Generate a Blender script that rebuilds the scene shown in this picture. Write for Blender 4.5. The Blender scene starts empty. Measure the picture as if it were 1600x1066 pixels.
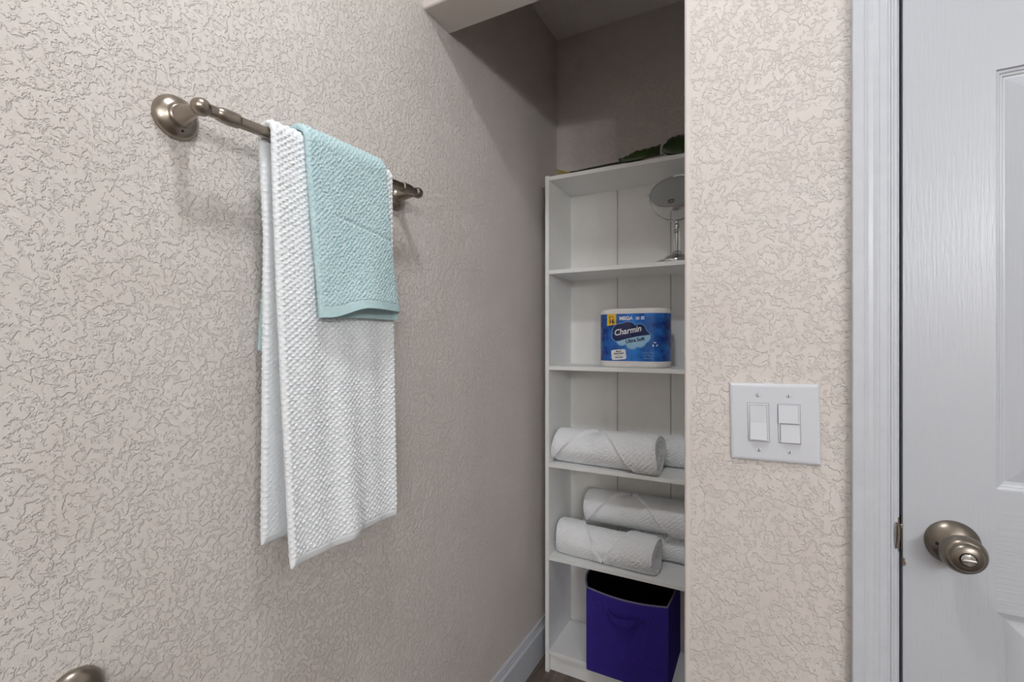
import bpy, bmesh, math, random
import numpy as np
from mathutils import Vector, Matrix

random.seed(7)
rng = np.random.default_rng(7)
PI = math.pi
sc = bpy.context.scene
COL = sc.collection

# ------------------------------------------------------------------ camera, world, exposure
cam_d = bpy.data.cameras.new('camera')
cam_d.sensor_width = 36.0
cam_d.lens = 745.0 / 1600.0 * 36.0
cam_d.clip_start = 0.02
cam = bpy.data.objects.new('camera', cam_d)
COL.objects.link(cam)
cam.location = (0.758, 0.0, 1.2)
cam.rotation_euler = (math.radians(90), 0, math.radians(27.9))
sc.camera = cam
world = bpy.data.worlds.new('world')
sc.world = world
world.use_nodes = True
world.node_tree.nodes['Background'].inputs[0].default_value = (0.6, 0.6, 0.62, 1)
world.node_tree.nodes['Background'].inputs[1].default_value = 0.0
sc.view_settings.view_transform = 'Standard'
sc.view_settings.look = 'None'
sc.view_settings.gamma = 1.0
sc.view_settings.use_curve_mapping = False
sc.view_settings.exposure = 0.0
CEIL_EMIT = 156.0      # radiance of the ceiling lamp's diffuser
GLOBE_EMIT = 188.0     # radiance of each globe of the vanity lamp
FILL_EMIT = 100.0   # radiance of each globe of the added fill lamp
sc.cycles.max_bounces = 12
sc.cycles.diffuse_bounces = 5
sc.cycles.sample_clamp_indirect = 4.0

# ------------------------------------------------------------------ materials
def srgb(r, g, b):
    f = lambda c: (c / 12.92 if c <= 0.04045 else ((c + 0.055) / 1.055) ** 2.4)
    return (f(r / 255), f(g / 255), f(b / 255), 1)

class NT:
    def __init__(s, name):
        s.m = bpy.data.materials.new(name)
        s.m.use_nodes = True
        s.t = s.m.node_tree
        s.b = s.t.nodes['Principled BSDF']
    def n(s, kind, **kw):
        nd = s.t.nodes.new(kind)
        for k, v in kw.items():
            if k.startswith('i_'):
                key = k[2:]
                key = int(key) if key.isdigit() else key.replace('_', ' ')
                nd.inputs[key].default_value = v
            else:
                setattr(nd, k, v)
        return nd
    def l(s, a, b):
        s.t.links.new(a, b)
    def math(s, op, a, b=None, clamp=False):
        nd = s.n('ShaderNodeMath', operation=op)
        nd.use_clamp = clamp
        for i, v in enumerate((a, b)):
            if v is None: continue
            if isinstance(v, (int, float)): nd.inputs[i].default_value = v
            else: s.l(v, nd.inputs[i])
        return nd.outputs[0]
    def ramp(s, fac, p0, p1, c0=(0, 0, 0, 1), c1=(1, 1, 1, 1), ease='EASE'):
        nd = s.n('ShaderNodeValToRGB')
        nd.color_ramp.interpolation = ease
        e = nd.color_ramp.elements
        e[0].position, e[1].position = p0, p1
        e[0].color, e[1].color = c0, c1
        s.l(fac, nd.inputs[0])
        return nd.outputs[0]
    def noise(s, vec, scale, detail=3, rough=0.5, dist=0.0):
        nd = s.n('ShaderNodeTexNoise')
        nd.inputs['Scale'].default_value = scale
        nd.inputs['Detail'].default_value = detail
        nd.inputs['Roughness'].default_value = rough
        nd.inputs['Distortion'].default_value = dist
        if vec is not None: s.l(vec, nd.inputs['Vector'])
        return nd.outputs['Fac']
    def coord(s, scale=None):
        c = s.n('ShaderNodeTexCoord').outputs['Object']
        if scale:
            mp = s.n('ShaderNodeMapping')
            mp.inputs['Scale'].default_value = scale
            s.l(c, mp.inputs['Vector'])
            c = mp.outputs[0]
        return c
    def bump(s, h, dist, strength=1.0):
        nd = s.n('ShaderNodeBump')
        nd.inputs['Strength'].default_value = strength
        nd.inputs['Distance'].default_value = dist
        s.l(h, nd.inputs['Height'])
        s.l(nd.outputs[0], s.b.inputs['Normal'])

def plain(name, col, rough=0.5, metal=0.0, spec=0.5, coat=0.0):
    k = NT(name)
    k.b.inputs['Base Color'].default_value = col
    k.b.inputs['Roughness'].default_value = rough
    k.b.inputs['Metallic'].default_value = metal
    k.b.inputs['Specular IOR Level'].default_value = spec
    if coat: k.b.inputs['Coat Weight'].default_value = coat
    return k.m

def varied(name, c0, c1, scale, rough=0.5, bump=0.0, bscale=300, vec_scale=None, metal=0.0, spec=0.5):
    k = NT(name)
    co = k.coord(vec_scale)
    f = k.noise(co, scale, 4, 0.55)
    k.l(k.ramp(f, 0.3, 0.7, c0, c1, 'LINEAR'), k.b.inputs['Base Color'])
    k.b.inputs['Roughness'].default_value = rough
    k.b.inputs['Metallic'].default_value = metal
    k.b.inputs['Specular IOR Level'].default_value = spec
    if bump: k.bump(k.noise(co, bscale, 2, 0.5), bump)
    return k.m

def knockdown(name, col0, col1, strip_x=None):
    """hand-trowelled knock-down plaster: flat islands with ragged raised rims"""
    k = NT(name)
    co = k.coord()
    a = k.noise(co, 100, 3, 0.72, 0.25)
    a = k.math('ADD', a, k.math('MULTIPLY', k.noise(co, 25, 2, 0.65), 0.55))
    h = k.ramp(k.math('SUBTRACT', a, 0.275), 0.44, 0.56)
    if strip_x:
        sx = k.n('ShaderNodeSeparateXYZ'); k.l(co, sx.inputs[0])
        wv = k.math('ADD', sx.outputs[0], k.math('MULTIPLY', k.noise(co, 30, 3), 0.012))
        m = k.math('MULTIPLY', k.math('SUBTRACT', wv, strip_x + 0.016), 180.0, True)
        h = k.math('MULTIPLY', h, m)
    k.bump(h, 0.0011, 1.0)
    k.l(k.ramp(k.noise(co, 6, 1, 0.6), 0.3, 0.7, col0, col1, 'LINEAR'), k.b.inputs['Base Color'])
    k.b.inputs['Roughness'].default_value = 0.62
    k.b.inputs['Specular IOR Level'].default_value = 0.3
    return k.m

WALL_A, WALL_B = srgb(207, 200, 194), srgb(211, 205, 200)
M_wall = knockdown('beige_knockdown_plaster', WALL_A, WALL_B)
M_wall_far = knockdown('beige_knockdown_plaster_with_smooth_corner', WALL_A, WALL_B, strip_x=0.623)
M_ceil = knockdown('ceiling_plaster', srgb(232, 229, 224), srgb(235, 232, 228))
M_trim = varied('trim_white_paint', srgb(190, 194, 200), srgb(195, 199, 205), 40, 0.35, 0.0001, 200)
M_case = varied('bookcase_white_laminate', srgb(236, 237, 236), srgb(239, 240, 239), 30, 0.4, 0.00004, 500)
M_case_back = varied('bookcase_back_white_board', srgb(236, 235, 231), srgb(239, 238, 235), 30, 0.5, 0.00004, 500)
M_dark = plain('dark_recess', srgb(38, 30, 26), 0.8)

def door_mat(name, vertical):
    k = NT(name)
    co = k.coord((1, 1, 0.06) if vertical else (0.06, 1, 1))
    w = k.noise(co, 330, 2, 0.5, 0.25)
    k.bump(k.ramp(w, 0.35, 0.65), 0.0004, 0.28)
    k.b.inputs['Base Color'].default_value = srgb(184, 188, 194)
    k.b.inputs['Roughness'].default_value = 0.33
    return k.m
M_door_v = door_mat('door_paint_grain_vertical', True)
M_door_h = door_mat('door_paint_grain_horizontal', False)

def brushed(name, col, rough=0.3):
    k = NT(name)
    co = k.coord()
    k.b.inputs['Roughness'].default_value = rough
    k.b.inputs['Base Color'].default_value = col
    k.b.inputs['Metallic'].default_value = 1.0
    return k.m
M_nickel = brushed('brushed_nickel', srgb(156, 147, 136), 0.28)
M_nickel_dark = brushed('aged_satin_nickel', srgb(132, 125, 115), 0.32)
M_chrome = plain('chrome', srgb(205, 205, 205), 0.08, 1.0)
M_mirror = plain('mirror_glass', srgb(215, 217, 218), 0.02, 1.0)
M_steel = plain('strike_steel', srgb(150, 142, 130), 0.25, 1.0)
def glass():
    k = NT('clear_acrylic')
    k.b.inputs['Base Color'].default_value = (0.98, 0.98, 0.98, 1)
    k.b.inputs['Roughness'].default_value = 0.02
    k.b.inputs['Transmission Weight'].default_value = 1.0
    k.b.inputs['IOR'].default_value = 1.49
    return k.m
M_acryl = glass()

def terry(name, c0, c1):
    k = NT(name)
    co = k.coord()
    k.l(k.ramp(k.noise(co, 70, 3, 0.6), 0.3, 0.7, c0, c1, 'LINEAR'), k.b.inputs['Base Color'])
    k.b.inputs['Roughness'].default_value = 0.95
    k.b.inputs['Specular IOR Level'].default_value = 0.1
    k.b.inputs['Sheen Weight'].default_value = 0.25
    k.b.inputs['Sheen Roughness'].default_value = 0.5
    k.bump(k.noise(co, 600, 1, 0.6), 0.0010, 0.6)
    return k.m
M_terry_w = terry('white_terry', srgb(228, 233, 236), srgb(234, 238, 240))
M_terry_t = terry('aqua_terry', srgb(172, 200, 204), srgb(186, 210, 214))
M_hem_t = varied('aqua_hem_tape', srgb(172, 200, 203), srgb(182, 208, 211), 90, 0.85, 0.0003, 900, spec=0.1)
M_hem_w = varied('white_hem_tape', srgb(228, 233, 236), srgb(233, 237, 240), 90, 0.85, 0.0003, 900, spec=0.1)
M_terry_s = terry('white_terry_of_rolled_towels', srgb(244, 247, 249), srgb(248, 250, 252))
M_purple = varied('purple_felt', srgb(52, 42, 124), srgb(60, 48, 138), 160, 0.95, 0.0006, 700, spec=0.08)
M_black = varied('black_felt', srgb(16, 14, 24), srgb(20, 18, 30), 160, 0.95, 0.0004, 700, spec=0.05)
M_piping = plain('grey_piping', srgb(104, 98, 122), 0.85)
M_piping_d = plain('dark_purple_thread', srgb(30, 24, 84), 0.9)
M_plate = plain('switch_white_plastic', srgb(204, 207, 213), 0.28)
M_leaf = None
def leafmat():
    k = NT('glossy_dark_green_leaf')
    co = k.coord((1, 1, 1))
    k.l(k.ramp(k.noise(co, 45, 4, 0.7, 1.0), 0.35, 0.7, srgb(22, 40, 16), srgb(58, 82, 30), 'LINEAR'), k.b.inputs['Base Color'])
    k.b.inputs['Roughness'].default_value = 0.32
    k.bump(k.noise(k.coord((1, 1, 0.2)), 160, 2), 0.0006, 0.5)
    return k.m
M_leaf = leafmat()
M_stem = varied('dark_stem', srgb(28, 26, 18), srgb(44, 40, 26), 120, 0.6)
M_stem_end = varied('pale_stem_end', srgb(150, 132, 62), srgb(170, 152, 84), 200, 0.7)
M_wrap = plain('white_pack_film', srgb(236, 234, 230), 0.3)
M_white_print = plain('white_print', srgb(240, 242, 246), 0.35)
M_navy = plain('navy_print', srgb(18, 32, 86), 0.35)
M_pale = plain('pale_blue_print', srgb(160, 205, 236), 0.35)
M_mid = plain('mid_blue_print', srgb(96, 160, 214), 0.35)
M_yellow = plain('yellow_print', srgb(236, 192, 58), 0.35)
M_ink = plain('black_print', srgb(30, 28, 34), 0.4)
def bluewrap():
    k = NT('blue_pack_print')
    co = k.coord()
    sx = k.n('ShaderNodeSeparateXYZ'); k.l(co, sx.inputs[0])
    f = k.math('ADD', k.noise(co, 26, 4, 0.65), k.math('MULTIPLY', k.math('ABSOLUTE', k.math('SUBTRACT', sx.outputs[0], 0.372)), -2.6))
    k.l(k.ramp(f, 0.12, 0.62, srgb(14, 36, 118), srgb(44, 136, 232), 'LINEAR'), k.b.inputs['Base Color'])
    k.b.inputs['Roughness'].default_value = 0.25
    return k.m
M_blue = bluewrap()
def planks():
    k = NT('dark_wood_plank')
    co = k.coord((1, 0.07, 1))
    f = k.noise(co, 60, 5, 0.7, 1.2)
    k.l(k.ramp(f, 0.3, 0.72, srgb(70, 60, 54), srgb(120, 106, 95), 'LINEAR'), k.b.inputs['Base Color'])
    k.b.inputs['Roughness'].default_value = 0.45
    k.bump(f, 0.0004, 0.5)
    return k.m
M_plank = planks()
def emitter(name, col, power):
    k = NT(name)
    k.b.inputs['Base Color'].default_value = (0.9, 0.9, 0.9, 1)
    k.b.inputs['Emission Color'].default_value = col
    k.b.inputs['Emission Strength'].default_value = power
    return k.m
M_ceil_lamp = emitter('lit_diffuser', (0.98, 1.0, 1.03, 1), CEIL_EMIT)
M_globe = emitter('lit_globe', (0.98, 1.0, 1.03, 1), GLOBE_EMIT)

M_globe_fill = emitter('lit_fill_globe', (0.98, 1.0, 1.03, 1), FILL_EMIT)

# ------------------------------------------------------------------ mesh helpers (all coordinates are world metres)
def thing(name, loc, label=None, cat=None, group=None, kind=None):
    o = bpy.data.objects.new(name, None)
    COL.objects.link(o)
    o.location = loc
    o.empty_display_size = 0.05
    tag(o, label, cat, group, kind)
    return o

def tag(o, label=None, cat=None, group=None, kind=None):
    if label: o['label'] = label
    if cat: o['category'] = cat
    if group: o['group'] = group
    if kind: o['kind'] = kind
    return o

def origin_of(o):
    """meshes are modelled in world coordinates, so only an Empty has an offset"""
    return o.location.copy() if o.type == 'EMPTY' else Vector((0, 0, 0))

def adopt(o, parent):
    """parent o, whose mesh is in world coordinates, without moving it"""
    if parent is not None:
        o.parent = parent
        o.matrix_parent_inverse = Matrix.Translation(-origin_of(parent))

class MB:
    def __init__(s):
        s.v, s.f = [], []
    def add(s, vs, fs):
        b = len(s.v)
        s.v += [tuple(p) for p in vs]
        s.f += [tuple(i + b for i in f) for f in fs]
        return s
    def box(s, lo, hi):
        x0, y0, z0 = lo; x1, y1, z1 = hi
        return s.add([(x0, y0, z0), (x1, y0, z0), (x1, y1, z0), (x0, y1, z0), (x0, y0, z1), (x1, y0, z1), (x1, y1, z1), (x0, y1, z1)],
                     [(0, 3, 2, 1), (4, 5, 6, 7), (0, 1, 5, 4), (1, 2, 6, 5), (2, 3, 7, 6), (3, 0, 4, 7)])
    def prism(s, poly, axis, a, b):
        """polygon in the plane of the other two axes, swept from a to b along axis"""
        def P(p, t):
            return {0: (t, p[0], p[1]), 1: (p[0], t, p[1]), 2: (p[0], p[1], t)}[axis]
        n = len(poly)
        vs = [P(p, a) for p in poly] + [P(p, b) for p in poly]
        fs = [tuple(range(n))[::-1], tuple(range(n, 2 * n))] + [(i, (i + 1) % n, n + (i + 1) % n, n + i) for i in range(n)]
        return s.add(vs, fs)
    def lathe(s, prof, org, axis, seg=40, caps=True):
        """prof: (distance along axis, radius)"""
        ax = Vector(axis).normalized()
        u = ax.orthogonal().normalized(); w = ax.cross(u)
        o = Vector(org)
        vs, fs = [], []
        n = len(prof)
        for t, r in prof:
            for k in range(seg):
                a = 2 * PI * k / seg
                vs.append(o + ax * t + (u * math.cos(a) + w * math.sin(a)) * r)
        for i in range(n - 1):
            for k in range(seg):
                k2 = (k + 1) % seg
                fs.append((i * seg + k, i * seg + k2, (i + 1) * seg + k2, (i + 1) * seg + k))
        if caps:
            fs.append(tuple(range(seg))[::-1]); fs.append(tuple(range((n - 1) * seg, n * seg)))
        return s.add(vs, fs)
    def tube(s, pts, rad, seg=12):
        pts = [Vector(p) for p in pts]
        n = len(pts)
        rad = rad if hasattr(rad, '__len__') else [rad] * n
        vs, fs = [], []
        prev = None
        for i, p in enumerate(pts):
            d = (pts[min(i + 1, n - 1)] - pts[max(i - 1, 0)]).normalized()
            u = d.orthogonal().normalized() if prev is None else (prev - d * prev.dot(d)).normalized()
            prev = u
            w = d.cross(u)
            for k in range(seg):
                a = 2 * PI * k / seg
                vs.append(p + (u * math.cos(a) + w * math.sin(a)) * rad[i])
        for i in range(n - 1):
            for k in range(seg):
                k2 = (k + 1) % seg
                fs.append((i * seg + k, i * seg + k2, (i + 1) * seg + k2, (i + 1) * seg + k))
        fs.append(tuple(range(seg))[::-1]); fs.append(tuple(range((n - 1) * seg, n * seg)))
        return s.add(vs, fs)
    def build(s, name, mat, parent=None, smooth=False, bevel=0.0, sharp=35, segs=2, recalc=True):
        me = bpy.data.meshes.new(name)
        me.from_pydata([tuple(p) for p in s.v], [], s.f)
        if recalc:
            bm = bmesh.new(); bm.from_mesh(me)
            bmesh.ops.recalc_face_normals(bm, faces=bm.faces)
            bm.to_mesh(me); bm.free()
        return finish(name, me, mat, parent, smooth, bevel, sharp, segs)

def finish(name, me, mat, parent=None, smooth=False, bevel=0.0, sharp=35, segs=2):
    me.materials.append(mat)
    if smooth:
        me.polygons.foreach_set('use_smooth', [True] * len(me.polygons))
        if sharp and sharp < 180: me.set_sharp_from_angle(angle=math.radians(sharp))
    o = bpy.data.objects.new(name, me)
    COL.objects.link(o)
    adopt(o, parent)
    if bevel:
        md = o.modifiers.new('bevel', 'BEVEL')
        md.width = bevel; md.segments = segs; md.limit_method = 'ANGLE'; md.angle_limit = math.radians(40)
        md.harden_normals = False
    return o

def grid_mesh(name, P, closed_u=False):
    """P: array (rows, cols, 3); closed_u joins the last column to the first"""
    R, C = P.shape[:2]
    idx = np.arange(R * C).reshape(R, C)
    if closed_u:
        a = idx; b = np.roll(idx, -1, axis=1)
        q = np.stack([a[:-1], b[:-1], b[1:], a[1:]], -1).reshape(-1, 4)
    else:
        q = np.stack([idx[:-1, :-1], idx[:-1, 1:], idx[1:, 1:], idx[1:, :-1]], -1).reshape(-1, 4)
    me = bpy.data.meshes.new(name)
    me.vertices.add(R * C)
    me.vertices.foreach_set('co', P.reshape(-1).astype(np.float32))
    me.loops.add(q.size)
    me.loops.foreach_set('vertex_index', q.reshape(-1).astype(np.int32))
    me.polygons.add(len(q))
    me.polygons.foreach_set('loop_start', np.arange(0, q.size, 4, dtype=np.int32))
    me.update(calc_edges=True)
    return me

def box(name, lo, hi, mat, parent=None, bevel=0.0):
    return MB().box(lo, hi).build(name, mat, parent, bevel=bevel)
def sstep(a, b, x):
    t = np.clip((x - a) / (b - a), 0, 1)
    return t * t * (3 - 2 * t)

# ------------------------------------------------------------------ the room shell
Y_FAR, Y_FAR_B = 0.954, 1.064          # front and back of the door wall
Y_BACK = 1.825                         # back of the alcove
X_OPEN = 0.623                         # right edge of the alcove's opening
X_RIGHT, Y_REAR, Z_C = 2.30, -3.00, 2.44
Z_HEAD = 2.035

fl = thing('floor', (0, 0, 0), 'dark wood plank floor seen at the alcove', None, None, 'structure')
box('subfloor', (-0.1, Y_REAR - 0.1, -0.1), (X_RIGHT + 0.1, Y_BACK + 0.1, -0.0045), M_dark, fl)
pw = 0.152
row = 0
x = 0.0
while x < X_RIGHT:
    y = Y_REAR - random.uniform(0.1, 0.8)
    while y < Y_BACK:
        y1 = y + 1.22
        lo = (x + 0.0004, max(y, Y_REAR) + 0.0004, -0.004); hi = (min(x + pw, X_RIGHT) - 0.0004, min(y1, Y_BACK) - 0.0004, 0.0)
        if hi[1] - lo[1] > 0.05:
            box('plank', lo, hi, M_plank, fl, 0.0006)
        y = y1
    x += pw

MB().box((-0.1, Y_REAR - 0.1, 0), (0, Y_BACK + 0.1, Z_C + 0.1)).build('wall_left', M_wall)
bpy.data.objects['wall_left']['kind'] = 'structure'
tag(MB().box((0, Y_BACK, 0), (0.80, Y_BACK + 0.1, Z_C + 0.1)).build('wall_alcove_back', M_wall), kind='structure')
tag(MB().box((0.70, Y_FAR_B, 0), (0.80, Y_BACK, Z_C + 0.1)).build('wall_alcove_right', M_wall), kind='structure')
tag(MB().box((X_RIGHT, Y_REAR - 0.1, 0), (X_RIGHT + 0.1, Y_FAR, Z_C + 0.1)).build('wall_right', M_wall), kind='structure')
tag(MB().box((0, Y_REAR - 0.1, 0), (X_RIGHT, Y_REAR, Z_C + 0.1)).build('wall_rear', M_wall), kind='structure')
tag(MB().box((-0.1, Y_REAR - 0.1, Z_C), (X_RIGHT + 0.1, Y_BACK + 0.1, Z_C + 0.1)).build('ceiling', M_ceil), kind='structure')
# door wall: pier with a rounded corner bead, header over the alcove, lintel over the door
DX0, DX1 = 0.9515, 1.609                # door leaf
JX0, JX1 = 0.9280, 1.6315              # rough opening
rr = 0.006
arc = [(X_OPEN + rr - rr * math.cos(a), Y_FAR + rr - rr * math.sin(a)) for a in np.linspace(0, PI / 2, 6)]
m = MB()
m.prism([(X_OPEN, Y_FAR_B)] + arc + [(JX0, Y_FAR), (JX0, Y_FAR_B)], 2, 0, Z_HEAD)
arc2 = [(Y_FAR + rr - rr * math.sin(a), Z_HEAD + rr - rr * math.cos(a)) for a in np.linspace(0, PI / 2, 6)]
m.prism([(Y_FAR_B, Z_HEAD)] + arc2 + [(Y_FAR, Z_C), (Y_FAR_B, Z_C)], 0, 0.0, X_OPEN)
m.prism([(Y_FAR_B, Z_HEAD), (Y_FAR, Z_HEAD), (Y_FAR, Z_C), (Y_FAR_B, Z_C)], 0, X_OPEN, X_RIGHT)
m.box((JX1, Y_FAR, 0), (X_RIGHT, Y_FAR_B, Z_HEAD))
tag(m.build('wall_far', M_wall_far), kind='structure')

# baseboards
bp = [(0.0, 0.0), (0.014, 0.0), (0.014, 0.104), (0.0125, 0.107), (0.009, 0.112), (0.009, 0.119), (0.0075, 0.122), (0.0075, 0.131), (0.005, 0.136), (0.0, 0.136)]
tag(MB().prism(bp, 1, Y_REAR, Y_BACK).build('baseboard_left', M_trim), kind='structure')
tag(MB().prism([(Y_FAR - a, z) for a, z in bp], 0, X_OPEN + 0.002, 0.884).build('baseboard_far', M_trim), kind='structure')
tag(MB().prism([(X_RIGHT - a, z) for a, z in bp], 1, Y_REAR, Y_FAR - 0.02).build('baseboard_right', M_trim), kind='structure')

# door frame: jambs, stops, moulded casing
tr = thing('trim_1', (0.91, Y_FAR, 0), 'white moulded door casing and jamb', None, None, 'structure')
box('jamb', (JX0, Y_FAR, 0), (DX0 - 0.0050, Y_FAR_B, 2.025), M_trim, tr)
box('jamb', (DX1 + 0.0035, Y_FAR, 0), (JX1, Y_FAR_B, 2.025), M_trim, tr)
box('jamb', (JX0, Y_FAR, 2.025), (JX1, Y_FAR_B, Z_HEAD), M_trim, tr)
box('door_stop', (DX0 - 0.0035, Y_FAR + 0.044, 0), (DX0 + 0.009, Y_FAR_B, 2.0), M_trim, tr)
box('door_stop', (DX1 - 0.009, Y_FAR + 0.044, 0), (DX1 + 0.0035, Y_FAR_B, 2.0), M_trim, tr)
def casing_profile(x_out, x_in):
    """(x, y) across the casing from its outer to its inner edge"""
    w = x_in - x_out
    f = [(0, 0), (0, .0165), (.02, .0175), (.25, .0175), (.265, .0155), (.29, .0155), (.36, .0135), (.46, .0125), (.55, .0135), (.585, .0135), (.6, .0115),
         (.77, .0115), (.79, .0095), (.83, .0095), (.85, .0115), (.89, .0115), (.91, .0085), (.97, .0085), (1, .0065), (1, 0)]
    return [(x_out + w * a, Y_FAR - b) for a, b in f]
MB().prism(casing_profile(0.8835, 0.9437), 2, 0, 2.031).build('casing', M_trim, tr)
MB().prism(casing_profile(1.6745, 1.6155), 2, 0, 2.031).build('casing', M_trim, tr)
MB().prism([(Y_FAR - 0, 2.031), (Y_FAR - .009, 2.031), (Y_FAR - .0175, 2.075), (Y_FAR - .0175, 2.089), (Y_FAR, 2.089)], 0, 0.8835, 1.6745).build('casing', M_trim, tr)

# ------------------------------------------------------------------ the door (structure) with its panels, knob and latch
YD = Y_FAR + 0.0015
dr = thing('door_1', (DX0, YD, 0), 'white six panel interior door with satin nickel knob', None, None, 'structure')
xs = [DX0, 1.060, 1.239, 1.319, 1.498, DX1]
zs = [0.012, 0.215, 0.800, 0.980, 1.600, 1.705, 1.905, 2.018]
cells = [(xs[1], xs[2]), (xs[3], xs[4])]
rows_p = [(zs[1], zs[2]), (zs[3], zs[4]), (zs[5], zs[6])]
TH = 0.035
def stile(name, x0, x1, z0, z1, mat, left=False, right=False):
    b = MB().box((x0, YD, z0), (x1, YD + TH, z1))
    return b.build(name, mat, dr)
stile('stile', xs[0], xs[1], zs[0], zs[7], M_door_v)
stile('stile', xs[4], xs[5], zs[0], zs[7], M_door_v)
for (a, b) in rows_p:
    stile('mullion', xs[2], xs[3], a, b, M_door_v)
for (a, b) in ((zs[0], zs[1]), (zs[2], zs[3]), (zs[4], zs[5]), (zs[6], zs[7])):
    stile('rail', xs[1], xs[4], a, b, M_door_h)
for (x0, x1) in cells:
    for (z0, z1) in rows_p:
        prof = [(0, 0), (.0012, .0035), (.0045, .0042), (.0055, .0062), (.0085, .0068), (.0095, .0088), (.0125, .0092), (.034, .0040), (.0365, .0036)]
        vs, fs = [], []
        for ins, d in prof:
            vs += [(x0 + ins, YD + d, z0 + ins), (x1 - ins, YD + d, z0 + ins), (x1 - ins, YD + d, z1 - ins), (x0 + ins, YD + d, z1 - ins)]
        for i in range(len(prof) - 1):
            for k in range(4):
                fs.append((i * 4 + k, i * 4 + (k + 1) % 4, i * 4 + 4 + (k + 1) % 4, i * 4 + 4 + k))
        n = len(prof) - 1
        fs.append((n * 4, n * 4 + 1, n * 4 + 2, n * 4 + 3))
        b = len(vs)
        vs += [(x0, YD + 0.03, z0), (x1, YD + 0.03, z0), (x1, YD + 0.03, z1), (x0, YD + 0.03, z1)]
        fs += [(b, b + 3, b + 2, b + 1)] + [(k, b + k, b + (k + 1) % 4, (k + 1) % 4) for k in range(4)]
        MB().add(vs, fs).build('panel', M_door_v, dr)
# knob
KX, KZ = 1.0105, 0.893
kb = MB().lathe([(0.0, 0.0105), (0.012, 0.0105), (0.022, 0.0115), (0.030, 0.015), (0.036, 0.0215), (0.041, 0.0258), (0.0455, 0.0272), (0.050, 0.0268), (0.0545, 0.0245),
                 (0.0575, 0.0225), (0.0585, 0.0205), (0.0605, 0.0198), (0.0625, 0.0185), (0.0645, 0.0165), (0.066, 0.0125), (0.0665, 0.0098), (0.0640, 0.0094), (0.0635, 0.0001)],
                (KX, YD, KZ), (0, -1, 0), 56).build('door_knob', M_nickel_dark, dr, True, sharp=40)
MB().lathe([(0, 0.0335), (0.0016, 0.0338), (0.0045, 0.0325), (0.010, 0.0265), (0.0145, 0.0190), (0.0165, 0.0150), (0.0175, 0.0110)], (KX, YD, KZ), (0, -1, 0), 56).build('rose', M_nickel_dark, kb, True, sharp=40)
MB().lathe([(0.060, 0.0088), (0.0675, 0.0088), (0.0690, 0.0080), (0.0698, 0.0055)], (KX, YD, KZ), (0, -1, 0), 32).build('turn_button', M_chrome, kb, True, sharp=40)
b = MB().box((KX - 0.0078, YD - 0.0725, KZ - 0.0013), (KX + 0.0078, YD - 0.0692, KZ + 0.0013))
b.build('turn_button_grip', M_chrome, kb, bevel=0.0006)
MB().lathe([(0, 0.0026), (0.0009, 0.0026), (0.001, 0.0014)], (KX - 0.0205, YD - 0.0128, KZ - 0.0005), (-0.62, -0.78, 0), 16).build('pin_hole', M_dark, kb)
# latch in the gap
la = box('latch', (DX0 - 0.0022, YD + 0.003, KZ - 0.024), (DX0 + 0.001, YD + 0.028, KZ + 0.028), M_steel, dr, 0.0006)
MB().prism([(DX0 - 0.0090, YD + 0.020), (DX0 + 0.001, YD + 0.020), (DX0 + 0.001, YD + 0.005), (DX0 - 0.0030, YD + 0.005)], 2, KZ - 0.012, KZ + 0.012).build('latch_bolt', M_nickel_dark, la)
box('latch_spacer', (DX0 - 0.003, YD + 0.0012, KZ + 0.010), (DX0 + 0.0005, YD + 0.006, KZ + 0.016), M_chrome, la, 0.0004)
# strike plate with its curved lip, wrapped round the jamb edge
sp = []
for a in np.linspace(0, 1, 7):
    sp.append((DX0 - 0.0058 - 0.0060 * a ** 2, Y_FAR - 0.0005 - 0.0125 * a))
back = [(px + 0.0011, py - 0.0006) for px, py in reversed(sp)]
zz = np.linspace(-0.026, 0.028, 15)
vs, fs = [], []
poly = [(DX0 - 0.0050, Y_FAR + 0.025)] + sp + back + [(DX0 - 0.0034, Y_FAR + 0.025)]
np_ = len(poly)
for zv in zz:
    t = max(0.0, 1 - (abs(zv - 0.001) / 0.0275) ** 2) ** 0.5
    for px, py in poly:
        py2 = py if py > Y_FAR else Y_FAR - (Y_FAR - py) * max(t, 0.12)
        vs.append((px, py2, KZ + zv))
for i in range(len(zz) - 1):
    for k in range(np_):
        fs.append((i * np_ + k, i * np_ + (k + 1) % np_, (i + 1) * np_ + (k + 1) % np_, (i + 1) * np_ + k))
MB().add(vs, fs).build('strike_plate', M_steel, tr, True)
# chipped paint on the door edge
chip = [(0, -.006), (.0035, -.004), (.0042, .000), (.0022, .0035), (.003, .0065), (0, .008)]
MB().add([(DX0 - 0.0002 + a, YD - 0.0003, 0.850 + z) for a, z in chip], [tuple(range(6))]).build('paint_chip', plain('bare_board', srgb(120, 92, 74), 0.8), dr)

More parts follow.
